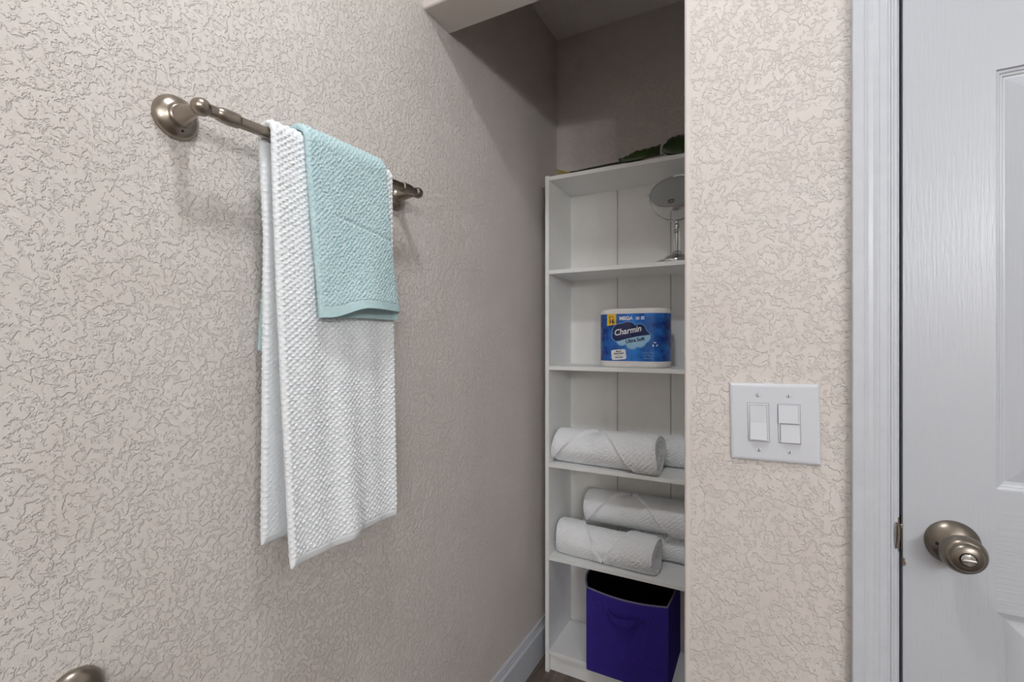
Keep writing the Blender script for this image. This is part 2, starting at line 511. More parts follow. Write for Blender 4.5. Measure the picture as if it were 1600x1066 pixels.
# ------------------------------------------------------------------ lamps that light the room
cl = thing('ceiling_light', (0.55, 0.27, Z_C), 'round recessed ceiling lamp above the towel bar', 'ceiling light')
LX, LY = 0.55, 0.27
MB().lathe([(0, 0.098), (0.006, 0.098), (0.010, 0.090), (0.010, 0.078), (0.004, 0.074)], (LX, LY, Z_C), (0, 0, -1), 48, caps=False).build('trim_ring', M_trim, cl, True)
MB().lathe([(0.003, 0.0735), (0.0045, 0.0735), (0.0050, 0.070)], (LX, LY, Z_C), (0, 0, -1), 32).build('diffuser', M_ceil_lamp, cl)
vl = thing('vanity_light', (X_RIGHT, -2.08, 1.86), 'three globe vanity lamp on the wall right of the camera', 'wall lamp')
box('backplate', (X_RIGHT - 0.02, -2.74, 1.82), (X_RIGHT, -1.42, 1.90), M_nickel, vl, 0.004)
for gy in (-1.55, -2.08, -2.61):
    MB().tube([(X_RIGHT - 0.018, gy, 1.86), (X_RIGHT - 0.065, gy, 1.86)], 0.012, 14).build('arm', M_nickel, vl, True)
    prof = [(-0.065 * math.cos(a), 0.065 * math.sin(a)) for a in np.linspace(0.05, PI - 0.05, 13)]
    MB().lathe(prof, (X_RIGHT - 0.10, gy, 1.86), (0, 0, 1), 20).build('globe', M_globe, vl, True)

wl = thing('added_fill_lamp', (X_RIGHT, -0.60, 1.86), 'two globe fill lamp added out of view right of the camera', 'wall lamp')  # unseen lamp, added to even out the light across the room
box('backplate', (X_RIGHT - 0.02, -0.80, 1.83), (X_RIGHT, -0.40, 1.89), M_nickel, wl, 0.004)
for gy in (-0.45, -0.75):
    MB().tube([(X_RIGHT - 0.018, gy, 1.86), (X_RIGHT - 0.065, gy, 1.86)], 0.012, 14).build('arm', M_nickel, wl, True)
    prof = [(-0.05 * math.cos(a), 0.05 * math.sin(a)) for a in np.linspace(0.05, PI - 0.05, 13)]
    MB().lathe(prof, (X_RIGHT - 0.10, gy, 1.86), (0, 0, 1), 20).build('globe', M_globe_fill, wl, True)

# ------------------------------------------------------------------ bookcase in the alcove
BX0, BX1, BY0, BY1 = 0.0536, 0.6536, 1.5876, 1.812
bc = thing('bookcase', (BX0, BY0, 0), 'narrow white bookcase with open shelves standing in the alcove', 'bookcase')
ST = 0.0145
box('side_panel', (BX0, BY0, 0), (BX0 + ST, BY1 + 0.005, 1.799), M_case, bc, 0.0008)
box('side_panel', (BX1 - ST, BY0, 0), (BX1, BY1 + 0.005, 1.799), M_case, bc, 0.0008)
box('top_panel', (BX0 + ST, BY0 + 0.0015, 1.7815), (BX1 - ST, BY1, 1.7955), M_case, bc, 0.0006)
SHELF = [0.0790, 0.4205, 0.7570, 1.1095, 1.4565]
for z in SHELF:
    box('shelf', (BX0 + ST, BY0 + 0.002, z - 0.0140), (BX1 - ST, BY1, z), M_case, bc, 0.0006)
box('kickboard', (BX0 + ST, BY0 + 0.018, 0.0), (BX1 - ST, BY0 + 0.032, 0.0648), M_case, bc, 0.0006)
for a, b in ((BX0 + 0.006, 0.2572), (0.2592, 0.4542), (0.4562, BX1 - 0.006)):
    box('back_board', (a, BY1, 0.03), (b, BY1 + 0.004, 1.790), M_case_back, bc, 0.0004)
box('gap_shade_sheet', (BX0 + 0.02, BY1 + 0.0045, 0.03), (BX1 - 0.02, BY1 + 0.007, 1.785), M_dark, bc)  # dark sheet added so the gaps between back boards read as shade

# ------------------------------------------------------------------ towel bar
BARX, BZ0, BZ1, BYL, BYR = 0.068, 1.5245, 1.5335, 0.3835, 0.8480
tb = thing('towel_bar', (0, 0.616, 1.529), 'brushed nickel towel bar carrying the hanging towels', 'towel bar')
def post(yc, zc, parent, hole=True, sgn=1):
    ro = MB().lathe([(0, 0.0305), (0.0015, 0.0312), (0.004, 0.0312), (0.0085, 0.0290), (0.0125, 0.0240), (0.0150, 0.0190), (0.0165, 0.0165), (0.0185, 0.0160), (0.0195, 0.0145), (0.021, 0.012)],
                    (0, yc, zc), (1, 0, 0), 48).build('rosette', M_nickel, parent, True, sharp=50)
    MB().lathe([(0.018, 0.0145), (0.024, 0.0128), (0.032, 0.0110), (0.044, 0.0090), (0.056, 0.0080), (0.060, 0.0082)], (0, yc, zc), (1, 0, 0), 32).build('post', M_nickel, parent, True, sharp=60)
    # egg-shaped knuckle the bar enters
    prof = []
    for a in np.linspace(0.04, PI - 0.04, 15):
        prof.append((-0.0135 * math.cos(a), 0.0122 * math.sin(a)))
    MB().lathe(prof, (BARX, yc - sgn * 0.001, zc), (0, 1, 0), 32).build('knuckle', M_nickel, parent, True, sharp=80)
    if hole:
        MB().lathe([(0, 0.0018), (0.0006, 0.0018), (0.0007, 0.0008)], (0.0142, yc + 0.003, zc - 0.0206), (0.72, 0.08, -0.68), 12).build('set_screw_hole', M_dark, ro)
post(BYL, BZ0, tb, True, 1)
post(BYR, BZ1, tb, True, -1)
dv = Vector((0, BYR - BYL, BZ1 - BZ0)); Lb = dv.length; dn = dv.normalized()
MB().lathe([(0.0, 0.0085), (Lb, 0.0085)], (BARX, BYL, BZ0), dn, 32).build('bar', M_nickel, tb, True)
ferr = [(0.0115, 0.0040), (0.014, 0.0058), (0.0155, 0.0058), (0.0165, 0.0050), (0.019, 0.0085), (0.027, 0.0106), (0.038, 0.0112), (0.049, 0.0106), (0.052, 0.0102), (0.053, 0.0088)]
MB().lathe(ferr, (BARX, BYL, BZ0), dn, 32).build('ferrule', M_nickel, tb, True, sharp=50)
MB().lathe(ferr, (BARX, BYR, BZ1), -dn, 32).build('ferrule', M_nickel, tb, True, sharp=50)
def bar_z(y):
    return BZ0 + (BZ1 - BZ0) * (y - BYL) / (BYR - BYL)

# paper holder whose near rosette just enters the frame at the bottom left
ph = thing('paper_holder', (0, 0.20, 0.762), 'brushed nickel paper holder at the bottom left edge of the photo', 'paper holder')
post(0.268, 0.762, ph, True, -1)
post(0.118, 0.762, ph, True, 1)
MB().lathe([(0, 0.006), (0.15, 0.006)], (BARX, 0.118, 0.762), (0, 1, 0), 24).build('roller', M_nickel, ph, True)

# ------------------------------------------------------------------ draped towels: a folded towel is a flat tube laid over the bar
def nubs(a, b, p, q, seed, warp=0.0005):
    """woven popcorn relief on (a, b) metres, 0..1"""
    r = np.random.default_rng(seed)
    t = r.random((512, 512))
    a0, b0 = a, b
    for _ in range(6):                                    # the loops wander off their lattice
        ka, kb_ = r.normal(0, 2 * PI / 0.022, 2); f0 = r.uniform(0, 2 * PI, 2)
        a = a + warp * np.sin(ka * a0 + kb_ * b0 + f0[0])
        b = b + warp * np.sin(kb_ * a0 - ka * b0 + f0[1])
    h = np.clip(np.cos(2 * PI * a / p) * np.cos(2 * PI * b / q), 0, 1)
    ia = np.floor(2 * a / p + 0.5).astype(int) % 512
    ib = np.floor(2 * b / q + 0.5).astype(int) % 512
    return np.power(h, 0.8) * (0.6 + 0.6 * t[ia, ib])

def drape(Rc, front, back, ds):
    """centre line over the bar from the front hem to the back hem; front/back: (x, z) of the hems
       returns arrays x, z, nx, nz, frac (1 at front hem .. 0 at bar .. -1 at back hem), s"""
    zt = 1.529
    pts = []
    n1 = max(int((zt - front[1]) / ds), 8)
    for t in np.linspace(1, 0, n1, endpoint=False):
        pts.append((BARX + Rc + (front[0] - BARX - Rc) * t ** 1.25, zt - (zt - front[1]) * t, t))
    na = max(int(PI * Rc / ds), 14)
    for a in np.linspace(0, PI, na):
        pts.append((BARX + Rc * math.cos(a), zt + Rc * math.sin(a), 0.0))
    n2 = max(int((zt - back[1]) / ds), 8)
    for t in np.linspace(0, 1, n2 + 1)[1:]:
        pts.append((BARX - Rc + (back[0] - BARX + Rc) * t ** 1.1, zt - (zt - back[1]) * t, -t))
    P = np.array(pts)
    d = np.gradient(P[:, :2], axis=0)
    d /= np.linalg.norm(d, axis=1)[:, None]
    nx, nz = d[:, 1], -d[:, 0]
    s = np.concatenate([[0], np.cumsum(np.linalg.norm(np.diff(P[:, :2], axis=0), axis=1))])
    return P[:, 0], P[:, 1], nx, nz, P[:, 2], s

def section(h, step, W):
    """stadium perimeter: (side, across 0..1, c, sgn): arrays of across position offsets and normal offsets"""
    n = int(W / step)
    m = 9
    ac, nn, en = [], [], []
    for t in np.linspace(0, 1, n): ac.append(t); nn.append(1.0); en.append(0.0)
    for a in np.linspace(PI / 2, -PI / 2, m + 2)[1:-1]: ac.append(1.0); nn.append(math.sin(a)); en.append(math.cos(a))
    for t in np.linspace(1, 0, n): ac.append(t); nn.append(-1.0); en.append(0.0)
    for a in np.linspace(-PI / 2, -3 * PI / 2, m + 2)[1:-1]: ac.append(0.0); nn.append(math.sin(a)); en.append(math.cos(a))
    return np.array(ac), np.array(nn), np.array(en)

def towel(name, mat, hem_mat, parent, Rc, front, back, yl, yr, half, amp, p, q, step, hem, seed, open_fn=None, fold_fn=None, drop_fn=None):
    x, z, nx, nz, fr, s = drape(Rc, front, back, 0.0012)
    ac, nn, en = section(half, step, 0.27)
    YL, YR = yl(fr), yr(fr)
    H = half(fr)
    C = len(ac); Rn = len(x)
    A = ac[None, :]; N = nn[None, :]; E = en[None, :]
    Y0 = YL[:, None] + H[:, None]; Y1 = YR[:, None] - H[:, None]
    across = Y0 + (Y1 - Y0) * A
    Y = across + E * H[:, None]
    off = N * H[:, None]
    if open_fn is not None: off = off + open_fn(across, A, fr[:, None], N)
    if fold_fn is not None: off = off + fold_fn(across, fr[:, None])
    S = s[:, None] + 0 * A
    per = np.concatenate([[0], np.cumsum(np.hypot(np.diff(ac) * 0.265, np.diff(nn) * 0.006 + np.diff(en) * 0.003))])[None, :] + 0 * S
    dh = np.minimum(S, s[-1] - S)                         # distance to the nearer hem
    # the relief stops at the hem tape
    bumps = nubs(per, S, p, q, seed, 0.0006 if seed == 5 else 0.00025) * sstep(hem, hem + 0.003, dh)
    groove = -0.0008 * np.exp(-((dh - hem - 0.0012) / 0.0012) ** 2)
    rel = amp * bumps + groove + 0.0003 * rng.standard_normal(S.shape) * sstep(hem, hem + .002, dh)
    rel = rel * np.where(N < -0.3, 0.3, np.where(np.abs(E) > 0.2, 0.45, 1.0))
    OX = off + N * rel
    Y = Y + E * rel
    bz = (bar_z(Y) - 1.529) * sstep(0.3, 0.0, np.abs(fr))[:, None]
    X = x[:, None] + nx[:, None] * OX
    Z = z[:, None] + nz[:, None] * OX + bz
    if drop_fn is not None: Z = Z + drop_fn(A, fr[:, None], N)
    P = np.stack([X, Y, Z], -1)
    o = parent
    me = grid_mesh(name, P, True)
    me.materials.append(mat); me.materials.append(hem_mat)
    dface = np.minimum(s, s[-1] - s)
    dmid = (dface[:-1] + dface[1:]) / 2
    mi = np.repeat((dmid < hem).astype(np.int32), C)
    me.polygons.foreach_set('material_index', mi)
    me.polygons.foreach_set('use_smooth', np.ones(len(me.polygons), dtype=bool))
    ob = bpy.data.objects.new(name, me)
    COL.objects.link(ob)
    adopt(ob, parent)
    return ob

def white_half(fr):
    a = np.abs(fr)
    drop = np.where(fr > 0, (1 - fr) * 0.68, (1 + fr) * 0.655)   # distance to hem
    h = 0.0058 + 0.0012 * a
    return np.where(a > 0, np.minimum(h, 0.0012 + 0.0052 * np.sqrt(np.clip(drop / 0.012, 0, 1))), h)
def white_fold(y, fr):
    f = np.clip(fr, 0, 1)
    c = 0.592 + 0.055 * f
    bulge = 0.013 * f ** 1.3 * (1 - sstep(c - 0.035, c + 0.03, y))
    rip = 0.0035 * f * np.sin((y - 0.50) * 46 + 2.2 * f) + 0.0022 * f * np.sin((y - 0.5) * 90 - 3 * f)
    b = np.clip(-fr, 0, 1)
    return bulge + rip + 0.003 * b * np.sin(y * 40)
bt = towel('bath_towel', M_terry_w, M_hem_w, None, 0.0085 + 0.0066, (0.0930, 0.846), (0.046, 0.872),
           lambda fr: np.where(fr >= 0, 0.478 + 0.014 * np.clip(fr, 0, 1), 0.478 + 0.010 * np.clip(-fr * 4, 0, 1)),
           lambda fr: 0.7475 + 0.0 * fr, white_half, 0.0025, 0.0136, 0.0100, 0.0020, 0.0135, 3, fold_fn=white_fold)
tag(bt, 'long white textured bath towel hanging over the towel bar', 'towel')

def teal_half(fr):
    return 0.0052 + 0.0012 * np.abs(fr)
def teal_open(y, A, fr, N):
    lens = np.sin(PI * np.clip(A, 0, 1)) ** 0.8
    f = np.clip(fr, 0, 1); b = np.clip(-fr, 0, 1)
    o = np.where(N > 0, lens * (0.021 * f ** 2.2), 0)              # front layer bows out
    o = o + np.where(N > 0, -0.0 * b, np.where(N < 0, -lens * 0.0 * b, 0))
    return o
def teal_drop(A, fr, N):
    f = np.clip(fr, 0, 1) ** 3
    front = np.where(N > -0.5, 0.019 * f * sstep(0.02, 0.45, A), 0.004 * f * sstep(0.0, 0.5, A))
    return front
ht = towel('hand_towel', M_terry_t, M_hem_t, None, 0.0085 + 0.0140 + 0.0066, (0.1105, 1.238), (0.021, 1.184),
           lambda fr: np.where(fr >= 0, 0.529 + 0.016 * np.clip(fr, 0, 1), 0.512 - 0.014 * np.clip(-fr, 0, 1)),
           lambda fr: np.where(fr >= 0, 0.7150 + 0.024 * np.clip(fr, 0, 1) ** 1.3, 0.7150), teal_half, 0.0022, 0.0130, 0.0090, 0.0019, 0.017, 5,
           open_fn=teal_open, drop_fn=teal_drop,
           fold_fn=lambda y, fr: 0.0018 * np.sin(y * 55 + 4 * fr) * np.clip(fr, 0, 1) - 0.002 * np.exp(-((fr - 0.42 - 0.5 * (y - 0.63)) / 0.012) ** 2) * (y > 0.58))
tag(ht, 'small aqua hand towel layered over the white bath towel', 'towel')
md = ht.modifiers.new('thickness', 'SOLIDIFY'); md.thickness = 0.0026; md.offset = -1

# ------------------------------------------------------------------ rolled towels on the shelves
def roll(name, label, x0, x1, y0, y1, zb, R, apex, slope, seed, flap=0.0105, th0=2.05, R1=None, dz=0.0):
    """lying roll from (x0,y0) to (x1,y1) on height zb; apex: 0..1 along its length, where the folded corner's two edges meet on top"""
    R1 = R1 or R
    a = Vector((x0, y0, 0)); b = Vector((x1, y1, 0))
    ax = (b - a); L = ax.length; ax.normalize()
    side = Vector((-ax.y, ax.x, 0))                          # pointing to the back of the shelf
    nth, nt = 170, int(L / 0.0022)
    th = np.linspace(0, 2 * PI, nth, endpoint=False)[None, :]  # 0 = towards the camera, pi/2 = top
    t = np.linspace(0, L, nt)[:, None]
    Rt = R + (R1 - R) * (t / L)
    up = np.abs(((th - th0 + PI) % (2 * PI)) - PI)          # angle away from the line where the corner is tucked in
    ridge = np.abs(t - apex * L) - slope * up * R            # > 0 outside the triangular flap
    r = Rt - 0.003 + flap * sstep(-0.002, 0.003, ridge) + 0.0022 * np.exp(-((ridge - 0.005) / 0.004) ** 2)
    g = np.random.default_rng(seed)
    for _ in range(7):
        k = g.integers(1, 5); w = g.uniform(4, 16); ph_ = g.uniform(0, 6.28, 2)
        r = r + 0.0011 * np.sin(k * th + ph_[0]) * np.sin(w * t + ph_[1])
    r = r - 0.004 * np.exp(-(t / 0.008) ** 2) - 0.004 * np.exp(-((L - t) / 0.008) ** 2)
    r = r + 0.0038 * nubs(th * R + 0.3 * t, t + 0.25 * th * R, 0.0105, 0.0115, seed)
    cz = -np.cos(th) * 0 + np.sin(th)
    V = np.sin(th) * r; Hh = -np.cos(th) * r
    flat = -R * 0.93
    V = np.where(V < flat, flat + (V - flat) * 0.12, V)
    wob = 0.004 * np.sin(2 * th + 1.0 + seed) * (np.exp(-(t / 0.02) ** 2) - np.exp(-((L - t) / 0.02) ** 2))
    T = t + wob
    # spiral ends
    def cap(Ti, Vi, Hi, sgn):
        out = []
        for k in range(1, 15):
            f = 1 - k / 14.6
            sp = np.sin(2 * PI * (f * 4.0) + th[0] * 1.0 + seed)
            out.append((Ti - sgn * (0.006 * (1 - f) - 0.0035 * sp * (f > 0.05)) , Vi * f, Hi * f))
        return out
    rowsT = [(T[i] + 0 * th[0], V[i], Hh[i]) for i in range(nt)]
    allr = cap(rowsT[0][0], rowsT[0][1], rowsT[0][2], -1)[::-1] + rowsT + cap(rowsT[-1][0], rowsT[-1][1], rowsT[-1][2], 1)
    A = np.array([[q[0], q[1], q[2]] for q in allr]).transpose(0, 2, 1)   # rows, cols, (T, V, H)
    P = np.empty_like(A)
    base = np.array([x0, y0, zb - flat + 0.0004])
    axn = np.array(ax); sd = np.array(side)
    P = base + A[..., 0:1] * axn + A[..., 2:3] * sd + A[..., 1:2] * np.array([0, 0, 1.0])
    P[..., 2] += dz * (A[..., 0] / L)
    mn = P[..., 2].min()
    if dz == 0 and mn < zb + 0.0003: P[..., 2] += zb + 0.0003 - mn
    me = grid_mesh(name, P, True)
    me.materials.append(M_terry_s)
    me.polygons.foreach_set('use_smooth', np.ones(len(me.polygons), dtype=bool))
    o = bpy.data.objects.new(name, me); COL.objects.link(o)
    return tag(o, label, 'towel', 'rolled white towels on the bookcase')

roll('rolled_towel', 'rolled white towel lying at the front of the upper towel shelf', 0.078, 0.452, 1.657, 1.636, SHELF[2], 0.0570, 0.40, 0.92, 11, R1=0.0620)
roll('rolled_towel', 'rolled white towel half hidden at the back of the upper towel shelf', 0.300, 0.630, 1.759, 1.759, SHELF[2], 0.0500, 0.62, 0.9, 12)
roll('rolled_towel', 'rolled white towel low at the front, directly above the purple bin', 0.084, 0.442, 1.672, 1.648, SHELF[1], 0.0550, 0.50, 0.62, 13, th0=-0.75)
roll('rolled_towel', 'rolled white towel at the back of the lower shelf, underneath another', 0.335, 0.630, 1.762, 1.762, SHELF[1], 0.0470, 0.6, 0.9, 14)
roll('rolled_towel', 'topmost rolled white towel of the lower stack of three', 0.168, 0.600, 1.7440, 1.7390, SHELF[1] + 0.1015, 0.0560, 0.36, 0.95, 15)

# ------------------------------------------------------------------ toilet paper pack
PX, PY, PZ = 0.357, 1.680, SHELF[3] + 0.0004
PR = 0.0605
pk = thing('toilet_paper_pack', (PX, PY, PZ), 'blue wrapped pack of toilet paper rolls on a bookcase shelf', 'toilet paper')
def pack_front(px):
    """depth of the film in front of the pack's middle plane at px"""
    a = np.abs(px)
    circ = np.sqrt(np.clip(PR ** 2 - (a - PR) ** 2, 0, None))
    bridge = PR - 0.0055 * (1 - np.clip(a / PR, 0, 1)) ** 2
    return np.where(a >= PR, circ, bridge)
def pack_loop(n=72):
    ang = np.linspace(0, PI / 2, 15)
    left = [(-PR - PR * math.cos(a), -PR * math.sin(a)) for a in ang]
    mid = [(x_, -float(pack_front(x_))) for x_ in np.linspace(-PR, PR, 33)[1:-1]]
    right = [(-p[0], p[1]) for p in reversed(left)]
    front = left + mid + right
    back_ = [(p[0], -p[1]) for p in reversed(front[1:-1])]
    return front + back_
LOOP = pack_loop()
PHGT = 0.2015
def pack_shell(rings, name, mat, parent, off=0.0, cap=True):
    vs, fs = [], []
    n = len(LOOP)
    for zv, scl in rings:
        for (a, b) in LOOP:
            l_ = math.hypot(a, b)
            vs.append((PX + a * scl + (off if a > 0 else -off) * min(1, abs(a) / 0.1), PY + b * scl + (off if b > 0 else -off), PZ + zv))
    for i in range(len(rings) - 1):
        for k in range(n):
            fs.append((i * n + k, i * n + (k + 1) % n, (i + 1) * n + (k + 1) % n, (i + 1) * n + k))
    if cap:
        fs.append(tuple(range(n))[::-1]); fs.append(tuple(range((len(rings) - 1) * n, len(rings) * n)))
    return MB().add(vs, fs).build(name, mat, parent, True, sharp=50)
pack_shell([(0, .93), (0.002, .965), (0.006, .988), (0.013, 1.0), (0.10, 1.003), (PHGT - 0.013, 1.0), (PHGT - 0.006, .988), (PHGT - 0.002, .965), (PHGT, .93), (PHGT - 0.001, .6), (PHGT + 0.002, .3), (PHGT, .1)], 'film', M_wrap, pk)
wr = pack_shell([(0.0215, 1.0), (0.06, 1.002), (0.10, 1.003), (0.14, 1.002), (0.1835, 1.0)], 'printed_wrapper', M_blue, pk, 0.0004, False)

def on_pack(bm, eps):
    """lay a flat drawing (x, z in pack coordinates) onto the pack's curved front"""
    for xv in np.arange(-0.12, 0.1201, 0.004):
        g_ = bm.verts[:] + bm.edges[:] + bm.faces[:]
        bmesh.ops.bisect_plane(bm, geom=g_, plane_co=(xv, 0, 0), plane_no=(1, 0, 0))
    for v in bm.verts:
        px = max(-0.1205, min(0.1205, v.co.x))
        v.co = Vector((PX + px, PY - float(pack_front(px)) * 1.003 - 0.0004 - eps, PZ + v.co.z))
def print_shape(name, pts, mat, eps, parent=None):
    bm = bmesh.new()
    f = bm.faces.new([bm.verts.new((a, 0, z)) for a, z in pts])
    bmesh.ops.triangulate(bm, faces=[f])
    on_pack(bm, eps)
    me = bpy.data.meshes.new(name); bm.to_mesh(me); bm.free()
    return finish(name, me, mat, parent or wr)
def text_mesh(body, size, shear=0.0, bold=0.0, spacing=1.0):
    cu = bpy.data.curves.new('lettering', 'FONT')
    cu.body = body; cu.size = size; cu.shear = shear; cu.offset = bold; cu.align_x = 'CENTER'; cu.align_y = 'CENTER'; cu.space_character = spacing
    cu.resolution_u = 3
    to = bpy.data.objects.new('lettering', cu)
    COL.objects.link(to)
    dg = bpy.context.evaluated_depsgraph_get()
    me = bpy.data.meshes.new_from_object(to.evaluated_get(dg))
    bpy.data.objects.remove(to); bpy.data.curves.remove(cu)
    return me
def print_text(name, body, size, cx, cz, mat, eps, rot=0.0, shear=0.0, bold=0.0, parent=None, sx=1.0, spacing=1.0):
    me = text_mesh(body, size, shear, bold, spacing)
    bm = bmesh.new(); bm.from_mesh(me); bpy.data.meshes.remove(me)
    c, s_ = math.cos(rot), math.sin(rot)
    for v in bm.verts:
        a, b_ = v.co.x * sx, v.co.y
        v.co = Vector((cx + a * c - b_ * s_, 0, cz + a * s_ + b_ * c))
    on_pack(bm, eps)
    me = bpy.data.meshes.new(name); bm.to_mesh(me); bm.free()
    return finish(name, me, mat, parent or wr)
def cloud(scale=1.0):
    cx, cz = 0.008, 0.105
    blobs = [(-0.036, 0.122, 0.0300), (-0.010, 0.128, 0.0300), (0.030, 0.126, 0.0235), (0.044, 0.105, 0.0235), (0.030, 0.090, 0.0235), (0.004, 0.084, 0.0240), (-0.030, 0.095, 0.0225), (-0.046, 0.108, 0.0215)]
    pts = []
    for a in np.linspace(0, 2 * PI, 120, endpoint=False):
        d = Vector((math.cos(a), math.sin(a)))
        best = 0
        for bx_, bz_, br in blobs:
            ox, oz = bx_ - cx, bz_ - cz
            br2 = br + (scale - 1.0)
            proj = ox * d.x + oz * d.y
            disc = br2 ** 2 - (ox ** 2 + oz ** 2 - proj ** 2)
            if disc > 0: best = max(best, proj + math.sqrt(disc))
        pts.append((cx + d.x * best, cz + d.y * best))
    return pts
outer = cloud(1.0); inner = cloud(1.0 - 0.0028)
print_shape('logo_cloud_rim', outer, M_mid, 0.0002)
print_shape('logo_cloud_lower', inner, M_pale, 0.0004)
def split(px): return 0.0925 + 0.22 * (px + 0.04) - 1.2 * (px - 0.0) ** 2
up_pts = [p for p in inner if p[1] > split(p[0])]
up_pts.sort(key=lambda p: math.atan2(p[1] - 0.105, p[0] - 0.008) % (2 * PI) if math.atan2(p[1] - 0.105, p[0] - 0.008) > -0.6 else 7 + math.atan2(p[1] - 0.105, p[0] - 0.008))
first, last = up_pts[0], up_pts[-1]
cut = [(x_, split(x_)) for x_ in np.linspace(last[0], first[0], 14)[1:-1]]
print_shape('logo_cloud_upper', up_pts + cut, M_navy, 0.0006)
print_text('brand_lettering', 'Charmin', 0.0290, -0.012, 0.1245, M_white_print, 0.0009, rot=0.17, shear=0.25, bold=0.0006, sx=0.92)
print_text('variety_lettering', 'Ultra Soft', 0.0165, 0.014, 0.0925, M_navy, 0.0008, rot=0.17, shear=0.05, bold=0.0006)
print_text('mega_lettering', 'MEGA', 0.0165, -0.017, 0.1672, M_white_print, 0.0004, bold=0.0007)
# little printed emblems beside it: a striped roll and a four-block mark
for k_, (ox, oz) in enumerate(((0, 0), (0.0058, 0), (0, 0.0058), (0.0058, 0.0058))):
    print_shape('block_mark', [(0.0345 + ox, 0.1625 + oz), (0.0395 + ox, 0.1625 + oz), (0.0395 + ox, 0.1675 + oz), (0.0345 + ox, 0.1675 + oz)], M_white_print, 0.0004)
for k_ in range(3):
    print_shape('stripe_mark', [(0.0155, 0.1625 + 0.0035 * k_), (0.0275, 0.1625 + 0.0035 * k_), (0.0295, 0.1647 + 0.0035 * k_), (0.0175, 0.1647 + 0.0035 * k_)], M_white_print, 0.0004)
print_shape('yellow_tag', [(-0.0835, 0.1835), (-0.0500, 0.1835), (-0.0500, 0.1470), (-0.0835, 0.1420)], M_yellow, 0.0004)
print_text('count_lettering', '4 =', 0.0115, -0.0680, 0.1725, M_ink, 0.0007, bold=0.0003)
print_text('count_lettering', '16', 0.0205, -0.0665, 0.1572, M_ink, 0.0007, bold=0.0008)
def rrect(cx, cz, w, h, r, rot):
    pts = []
    for (sx_, sz_, a0) in ((1, 1, 0), (-1, 1, 90), (-1, -1, 180), (1, -1, 270)):
        for a in np.linspace(a0, a0 + 90, 5):
            q = (sx_ * (w / 2 - r) + r * math.cos(math.radians(a)), sz_ * (h / 2 - r) + r * math.sin(math.radians(a)))
            pts.append((cx + q[0] * math.cos(rot) - q[1] * math.sin(rot), cz + q[0] * math.sin(rot) + q[1] * math.cos(rot)))
    return pts
print_shape('claim_label', rrect(-0.0420, 0.0435, 0.050, 0.035, 0.006, 0.09), M_white_print, 0.0004)
print_text('claim_lettering', 'More', 0.0080, -0.0420, 0.0545, M_ink, 0.0007, rot=0.09, bold=0.0003)
print_text('claim_lettering', 'Absorbent', 0.0080, -0.0415, 0.0475, M_ink, 0.0007, rot=0.09, bold=0.0003)
print_text('claim_lettering', 'so you can', 0.0048, -0.0415, 0.0410, M_ink, 0.0007, rot=0.09)
print_text('claim_lettering', 'Use Less', 0.0072, -0.0410, 0.0345, M_ink, 0.0007, rot=0.09, bold=0.0003)
# three-arrow recycling mark
for k_ in range(3):
    a0 = PI / 2 + k_ * 2 * PI / 3
    q = [(0.0085, -0.6), (0.0085, 0.25), (0.0105, 0.22), (0.0068, 0.62), (0.0040, 0.2), (0.0058, 0.22), (0.0058, -0.6)]
    print_shape('recycling_mark', [(0.0800 + r_ * math.cos(a0 + w_), 0.0785 + r_ * math.sin(a0 + w_)) for r_, w_ in q], M_white_print, 0.0004)
for k_, tx in enumerate(('4 Mega Rolls', '2-Ply Sheets', 'Septic Safe')):
    print_text('fine_print', tx, 0.0080, 0.0580, 0.0500 - 0.0088 * k_, M_mid, 0.0004)

# ------------------------------------------------------------------ purple fabric bin
bn = thing('storage_bin', (0.356, 1.68, SHELF[0]), 'purple fabric storage bin with a strap handle on the bottom shelf', 'storage bin')
QX0, QX1, QY0, QY1, QZ0, QZ1 = 0.2228, 0.4895, 1.556, 1.806, SHELF[0] + 0.0006, 0.3590
n_ = 21
def bin_wall(p0, p1, bow, sag, name, th=0.005, sagtop=True):
    """felt side from p0 to p1 (xy); bow: outward belly; sag: how far the middle of its rim hangs"""
    d = Vector((p1[0] - p0[0], p1[1] - p0[1], 0)); Lw = d.length; d.normalize()
    nrm = Vector((d.y, -d.x, 0))
    P0 = np.zeros((n_, n_, 3)); P1 = np.zeros((n_, n_, 3))
    for i in range(n_):
        for j in range(n_):
            u = j / (n_ - 1); v = i / (n_ - 1)
            be = bow * math.sin(PI * u) * (math.sin(PI * v * 0.55) if bow < 0.02 else v ** 3)
            zt = QZ0 + (QZ1 - QZ0 - sag * math.sin(PI * u)) * v
            q = Vector((p0[0], p0[1], 0)) + d * (u * Lw) + nrm * be
            P0[i, j] = (q.x, q.y, zt)
            q2 = q - nrm * th
            P1[i, j] = (q2.x, q2.y, zt)
    o = finish(name, grid_mesh(name, P0), M_purple, bn, True, sharp=0)
    finish('lining', grid_mesh('lining', P1), M_black, o, True, sharp=0)
    rim = [((P0[-1, j] + P1[-1, j]) / 2) for j in range(n_)]
    MB().tube(rim, 0.0032, 8).build('piping', M_piping, o, True)
    return o
fw = bin_wall((QX0, QY0), (QX1, QY0), 0.006, 0.010, 'front_side')
bin_wall((QX1, QY0), (QX1, QY1), 0.003, 0.006, 'right_side')
bin_wall((QX1, QY1), (QX0, QY1), 0.0, 0.0, 'back_side')
bin_wall((QX0, QY1), (QX0, QY0), 0.038, 0.004, 'left_side')
box('bin_base', (QX0 + 0.003, QY0 + 0.003, QZ0), (QX1 - 0.003, QY1 - 0.003, QZ0 + 0.004), M_black, bn)
